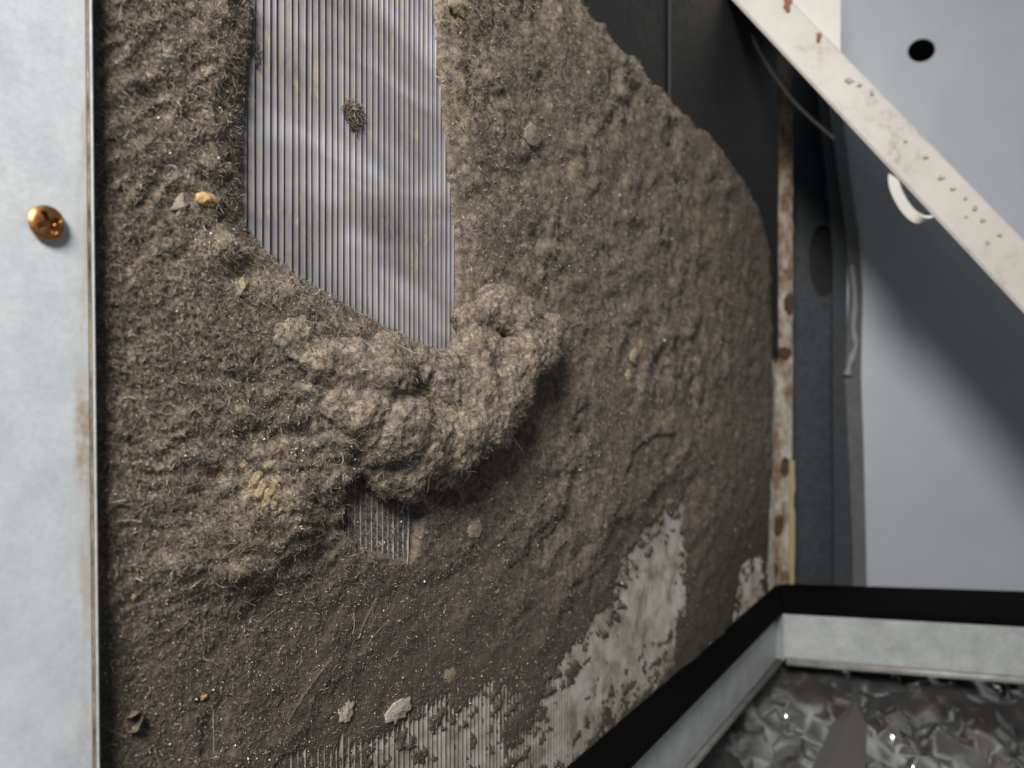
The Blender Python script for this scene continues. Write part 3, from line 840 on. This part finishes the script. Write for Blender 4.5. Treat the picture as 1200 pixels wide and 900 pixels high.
# ---- the rolled-up clump of dust hanging below the wiped window
BALLS = [(345, 392, 3, 6), (378, 418, 4, 7), (412, 432, 5, 8.5), (446, 442, 7, 9), (432, 480, 6, 9), (464, 500, 7, 10), (500, 520, 7, 10), (478, 545, 5, 7.5), (532, 516, 8, 10),
         (562, 494, 8, 10.5), (552, 462, 7, 10), (588, 466, 9, 10), (602, 430, 9, 9), (624, 408, 10, 9), (640, 388, 10, 6.5), (612, 376, 9, 7.5), (585, 362, 6, 8), (560, 414, 5, 8.5), (522, 448, 6, 9), (484, 428, 5, 6.5), (455, 412, 4, 6), (478, 572, 4, 4.0), (455, 556, 4, 6.0), (510, 548, 5, 7.0), (400, 470, 4, 7.5), (430, 530, 3, 6), (556, 376, 4, 6.5)]
def clump():
    bm = bmesh.new()
    for (u, v, o, r) in BALLS:
        c = L3(u, v, o / 1000)
        M = Matrix.Translation(c) @ Matrix.Diagonal((1.3, .78, 1.02, 1))
        bmesh.ops.create_icosphere(bm, subdivisions=3, radius=r / 1000, matrix=M)
    me = bpy.data.meshes.new("tmp"); bm.to_mesh(me); bm.free()
    ob = bpy.data.objects.new("tmp", me); COL.objects.link(ob)
    md = ob.modifiers.new("r", 'REMESH'); md.mode = 'VOXEL'; md.voxel_size = .00042
    sm = ob.modifiers.new("s", 'SMOOTH'); sm.iterations = 70; sm.factor = .5
    dg = bpy.context.evaluated_depsgraph_get(); dg.update()
    ev = bpy.data.meshes.new_from_object(ob.evaluated_get(dg))
    bpy.data.objects.remove(ob); bpy.data.meshes.remove(me)
    N = len(ev.vertices); co = np.empty(N * 3); ev.vertices.foreach_get("co", co); co = co.reshape(-1, 3)
    no = np.empty(N * 3); ev.vertices.foreach_get("normal", no); no = no.reshape(-1, 3)
    m = co * 1000
    d = perlin(m[:, 0] / 9, m[:, 1] / 9, m[:, 2] / 9) * 1.1 + perlin(m[:, 0] / 4.2 + 3, m[:, 1] / 4.2, m[:, 2] / 4.2) * .5 \
        - np.abs(perlin(m[:, 0] / 14 + m[:, 2] / 9, m[:, 1] / 9 + 4, m[:, 2] / 12 - m[:, 0] / 22)) * 1.5 + .3 \
        + perlin(m[:, 0] / 2, m[:, 1] / 2, m[:, 2] / 2 + 4) * .55 + perlin(m[:, 0] / .95, m[:, 1] / .95, m[:, 2] / .95) * .22
    co = co + no * d[:, None] / 1000
    ev.vertices.foreach_set("co", co.astype(np.float32).ravel()); ev.update()
    tn = np.clip(perlin(m[:, 0] / 11 + 2, m[:, 1] / 11, m[:, 2] / 11) * .4, 0, .18)
    a = ev.attributes.new("tan", 'FLOAT', 'POINT'); a.data.foreach_set("value", tn.astype(np.float32))
    ev.name = "body"
    ev.vertices.foreach_get("normal", no.ravel())
    no2 = np.empty(N * 3); ev.vertices.foreach_get("normal", no2)
    return ev, co, no2.reshape(-1, 3)
M_CLUMP = dust_material("clump_dust", 1.38)
cme, cco, cno = clump()
croot = empty("dust_clump", CF, "fuzzy rolled-up clump of dust bulging out below the wiped fins", "dust clump")
link("body", cme, M_CLUMP, croot, True)
vis = np.where(cco[:, 1] < -.002)[0]
i = RNG.choice(vis, 26000)
V, Q = fibres(cco[i], cno[i], RNG.lognormal(math.log(.00108), .45, len(i)), RNG.uniform(.00003, .000055, len(i)), 3, (.0, .7), 1.0)
i2 = RNG.choice(vis, 160)
V2, Q2 = fibres(cco[i2], cno[i2], RNG.lognormal(math.log(.0045), .35, len(i2)), RNG.uniform(.00003, .00005, len(i2)), 8, (.1, .8), .22)
Q = np.concatenate([Q, Q2 + len(V)]); V = np.concatenate([V, V2])
o = link("fibres", np_mesh("clump_fibres", V, Q), M_FIB.m, croot, True); o["kind"] = "stuff"

# =================================================================== SMALL DETAILS
def surf(u, v):
    """point of the dust surface seen along a direction (local frame)"""
    o = 0.0
    for _ in range(6):
        s, z = sz(u, v, o)
        h, pr, _l = dust_field(np.array([s]), np.array([z])); o = max(0.0, float(h[0]))
    s, z = sz(u, v, o)
    return Vector((s, -o, z))
def flake(name, u, v, wpx, hpx, mat, label, cat, th=.0006, rot=0.0, lumps=.25, group=None, curl=0.0, onfin=False):
    c = L3(u, v, .0002) if onfin else surf(u, v)
    Y = depth(u); rz = hpx / 2 * Y / F; rs = wpx / 2 * dsdu(u) * .8
    NA, NR = 22, 6; rr = random.Random(int(u * 7 + v))
    prof = [1 + lumps * rr.uniform(-1, 1) for _ in range(NA)]
    bm = bmesh.new(); top = []
    def ring(k, f, sgn):
        out = []
        for j in range(NA):
            t = 2 * math.pi * j / NA
            x = math.cos(t) * f * prof[j]; y = math.sin(t) * f * prof[j]
            X = (x * math.cos(rot) - y * math.sin(rot)) * rs; Zz = (x * math.sin(rot) + y * math.cos(rot)) * rz
            hgt = sgn * .6 * (th * (1 - .75 * f * f) + th * .22 * rr.uniform(-1, 1)) + curl * (x * x) * rz
            out.append(bm.verts.new((X, -hgt + .00005, Zz)))
        return out
    rings = [ring(k, f, 1) for k, f in enumerate((.3, .6, .85, 1.0))]
    back = ring(9, .8, -1)
    ctr = bm.verts.new((0, -th + .00005, 0))
    for j in range(NA): bm.faces.new((ctr, rings[0][j], rings[0][(j + 1) % NA]))
    for a, b in zip(rings + [], rings[1:] + [back]):
        for j in range(NA): bm.faces.new((a[j], b[j], b[(j + 1) % NA], a[(j + 1) % NA]))
    bm.faces.new(back)
    o_ = link(name, bm_mesh(bm, name), mat, None, True, CF @ Matrix.Translation(c))
    return tag(o_, label, cat, group)
C_PALE = crumb_material("pale_crumb", (.36, .315, .255), (.52, .47, .39))
C_TAN = crumb_material("tan_crumb", (.26, .205, .135), (.42, .34, .235))
C_OCHRE = crumb_material("ochre_crust", (.30, .225, .125), (.44, .345, .21))
C_YEL = crumb_material("ochre_husk", (.42, .27, .10), (.58, .40, .18))
C_GREY = crumb_material("grey_fluff", (.19, .16, .13), (.30, .255, .205))
C_BRN = crumb_material("brown_scrap", (.22, .17, .11), (.36, .29, .20))
flake("dust_flake", 405, 834, 24, 27, C_PALE, "round white flake low on the dust, left of the lumpy pale one", "flake", .0008)
flake("dust_flake", 467, 832, 36, 28, C_PALE, "lumpy pale pinkish flake just above the striped bare fins", "flake", .0010, .4, .25)
flake("dust_flake", 556, 618, 22, 28, C_TAN, "square tan flake below the clump's dark shadow", "flake", .0008, .2, .2)
flake("dust_flake", 624, 159, 24, 26, C_GREY, "round grey-tan flake on the dust right of the wiped fins", "flake", .0010, .1, .15)
flake("seed_husk", 242, 234, 32, 17, C_YEL, "orange-yellow seed husk left of the wiped fins", "husk", .0014, -.4, .08)
flake("lint_tuft", 212, 243, 26, 26, C_GREY, "pale grey lint tuft beside the orange seed husk", "lint", .0014, .3, .4)
flake("lint_tuft", 284, 336, 16, 24, C_TAN, "yellowish lint tuft under the wiped fins' lower left corner", "lint", .0012, .5, .4)
flake("lint_tuft", 156, 421, 18, 24, C_GREY, "tan lint tuft close to the sheet metal panel", "lint", .0010, -.4, .4)
crust = empty("dirt_crust", CF @ Matrix.Translation(surf(306, 574)), "cracked ochre crust of dirt on the rounded mound", "crust")
for (u, v, w, h_) in [(286, 545, 13, 12), (293, 553, 16, 14), (302, 560, 17, 15), (297, 566, 12, 12), (309, 570, 17, 16), (305, 579, 15, 15), (316, 580, 17, 15), (313, 590, 16, 14), (322, 591, 13, 13), (322, 601, 13, 11), (328, 597, 9, 10)]:
    o_ = flake("crust_piece", u, v, w, h_, C_OCHRE, None, None, .0007, random.uniform(0, 3), .16)
    mw = o_.matrix_world.copy(); o_.parent = crust; o_.matrix_local = crust.matrix_world.inverted() @ (CF @ Matrix.Translation(surf(u, v)))
flake("leaf_scrap", 527, 791, 17, 18, C_BRN, "small brown leaf scrap above the bare fins at the bottom", "leaf scrap", .0005, .3, .4)
flake("dirt_crumb", 537, 6, 34, 28, C_TAN, "tan crumb at the top edge right of the wiped fins", "crumb", .0020, .3, .2)
flake("dirt_crumb", 742, 418, 9, 20, C_TAN, "upper of two small tan crumbs on the far dust", "crumb", .0016, 0, .3)
flake("dirt_crumb", 736, 440, 8, 16, C_TAN, "lower of two small tan crumbs on the far dust", "crumb", .0014, 0, .3)
flake("dirt_crumb", 240, 815, 12, 10, C_YEL, "yellow crumb above the short bare fins near the bottom left", "crumb", .0007, 0, .3)
flake("dirt_crumb", 157, 699, 9, 9, C_YEL, "tiny yellow crumb by the panel in the lower left", "crumb", .0006, 0, .3)
flake("dirt_crumb", 180, 806, 10, 6, C_YEL, "thin straw-coloured crumb above the curled husk", "crumb", .0005, .4, .3)
flake("dirt_crumb", 263, 421, 7, 9, C_PALE, "tiny white grain left of the clump", "crumb", .0006, 0, .2)

# curled brown husk at the bottom left
def curl_husk():
    c = surf(152, 846); bm = bmesh.new(); R = []
    NA, NW = 26, 7
    for i in range(NA):
        t = -2.2 + i / (NA - 1) * 4.6
        for_w = []
        for j in range(NW):
            w = (j / (NW - 1) - .5); r = .00135 * (1 + .25 * math.sin(i * .5)) * (1 - .5 * abs(w)) + i * .00002
            for_w.append((r * math.cos(t) + .0002 * w, -.0008 + w * .0026 * -1, r * 1.25 * math.sin(t) + w * .0007))
        R.append([bm.verts.new(p) for p in for_w])
    for i in range(NA - 1):
        for j in range(NW - 1): bm.faces.new((R[i][j], R[i][j + 1], R[i + 1][j + 1], R[i + 1][j]))
    bmesh.ops.solidify(bm, geom=bm.faces[:], thickness=.00028)
    return bm_mesh(bm, "curled_husk"), c
hm, hc = curl_husk()
tag(link("curled_husk", hm, C_BRN, None, True, CF @ Matrix.Translation(hc)), "curled hollow brown husk in the bottom left corner by the panel", "husk")

# tuft of dust stuck on the wiped fins
def fin_tuft(u, v, wpx, hpx, N, name, label):
    rs = wpx / 2 * dsdu(u); rz = hpx / 2 * depth(u) / F; c = L3(u, v, 0)
    t = RNG.uniform(0, 2 * math.pi, N); r = np.sqrt(RNG.uniform(0, 1, N))
    x = r * np.cos(t) * rs; z = r * np.sin(t) * rz
    x *= np.where(z < 0, 1 + z / rz * .6, 1)
    p = np.stack([x, -np.abs(RNG.normal(0, .0003, N)) * (1 - r * .6), z], -1)
    n = np.tile(np.array([[0, -1.0, 0]]), (N, 1))
    V, Q = fibres(p, n, RNG.lognormal(math.log(.0011), .4, N), RNG.uniform(.00005, .00009, N))
    o_ = link(name, np_mesh(name, V, Q), M_FIB.m, None, True, CF @ Matrix.Translation(c))
    tag(o_, label, "lint")
fin_tuft(414, 135, 27, 34, 520, "lint_tuft", "small dark lint tuft stuck on the wiped silver fins")
fin_tuft(300, 62, 8, 26, 60, "lint_tuft", "thin lint wisp on the leftmost wiped fin")

# single long hairs
def hair(pts, label, r=.00007, mat=None):
    base = surf(*pts[0]); P3 = []
    for k, q in enumerate(pts):
        w = surf(*q); P3.append(Vector((w.x, w.y - .0007, w.z)) - base)
    me_ = bm_mesh(tube_bm(spline(P3, 14), r, 5), "hair_strand")
    tag(link("hair_strand", me_, mat or M_HAIR, None, True, CF @ Matrix.Translation(base)), label, "hair")
M_HAIR = crumb_material("stray_hair", (.17, .14, .11), (.26, .215, .17))
M_HAIRL = crumb_material("stray_hair_light", (.34, .29, .22), (.45, .39, .3))
hair([(334, 846), (346, 826), (362, 802), (384, 773)], "long dark straight hair slanting across the lower dust")
hair([(420, 740), (428, 722), (439, 700)], "short straight hair below the faint bare fins", .00007)
hair([(411, 743), (413, 732), (412, 718)], "short bent hair beside a straight one below the faint fins", .00008, M_HAIRL)
hair([(323, 768), (328, 757), (333, 755)], "tiny hair low on the dust left of the long dark one", .00006, M_HAIRL)
hair([(366, 415), (378, 424), (390, 434)], "pale stiff hair lying on the clump's left end", .00008, M_HAIRL)
hair([(236, 200), (246, 216), (254, 232), (250, 250)], "thin curved hair beside the orange seed husk", .00005)
hair([(476, 588), (477, 610), (476, 640), (475, 662)], "pale vertical thread at the right of the faint bare fins", .00010, M_HAIRL)
hair([(633, 520), (636, 540), (637, 556)], "short pale hair right of the clump's shadow", .00009, M_HAIRL)
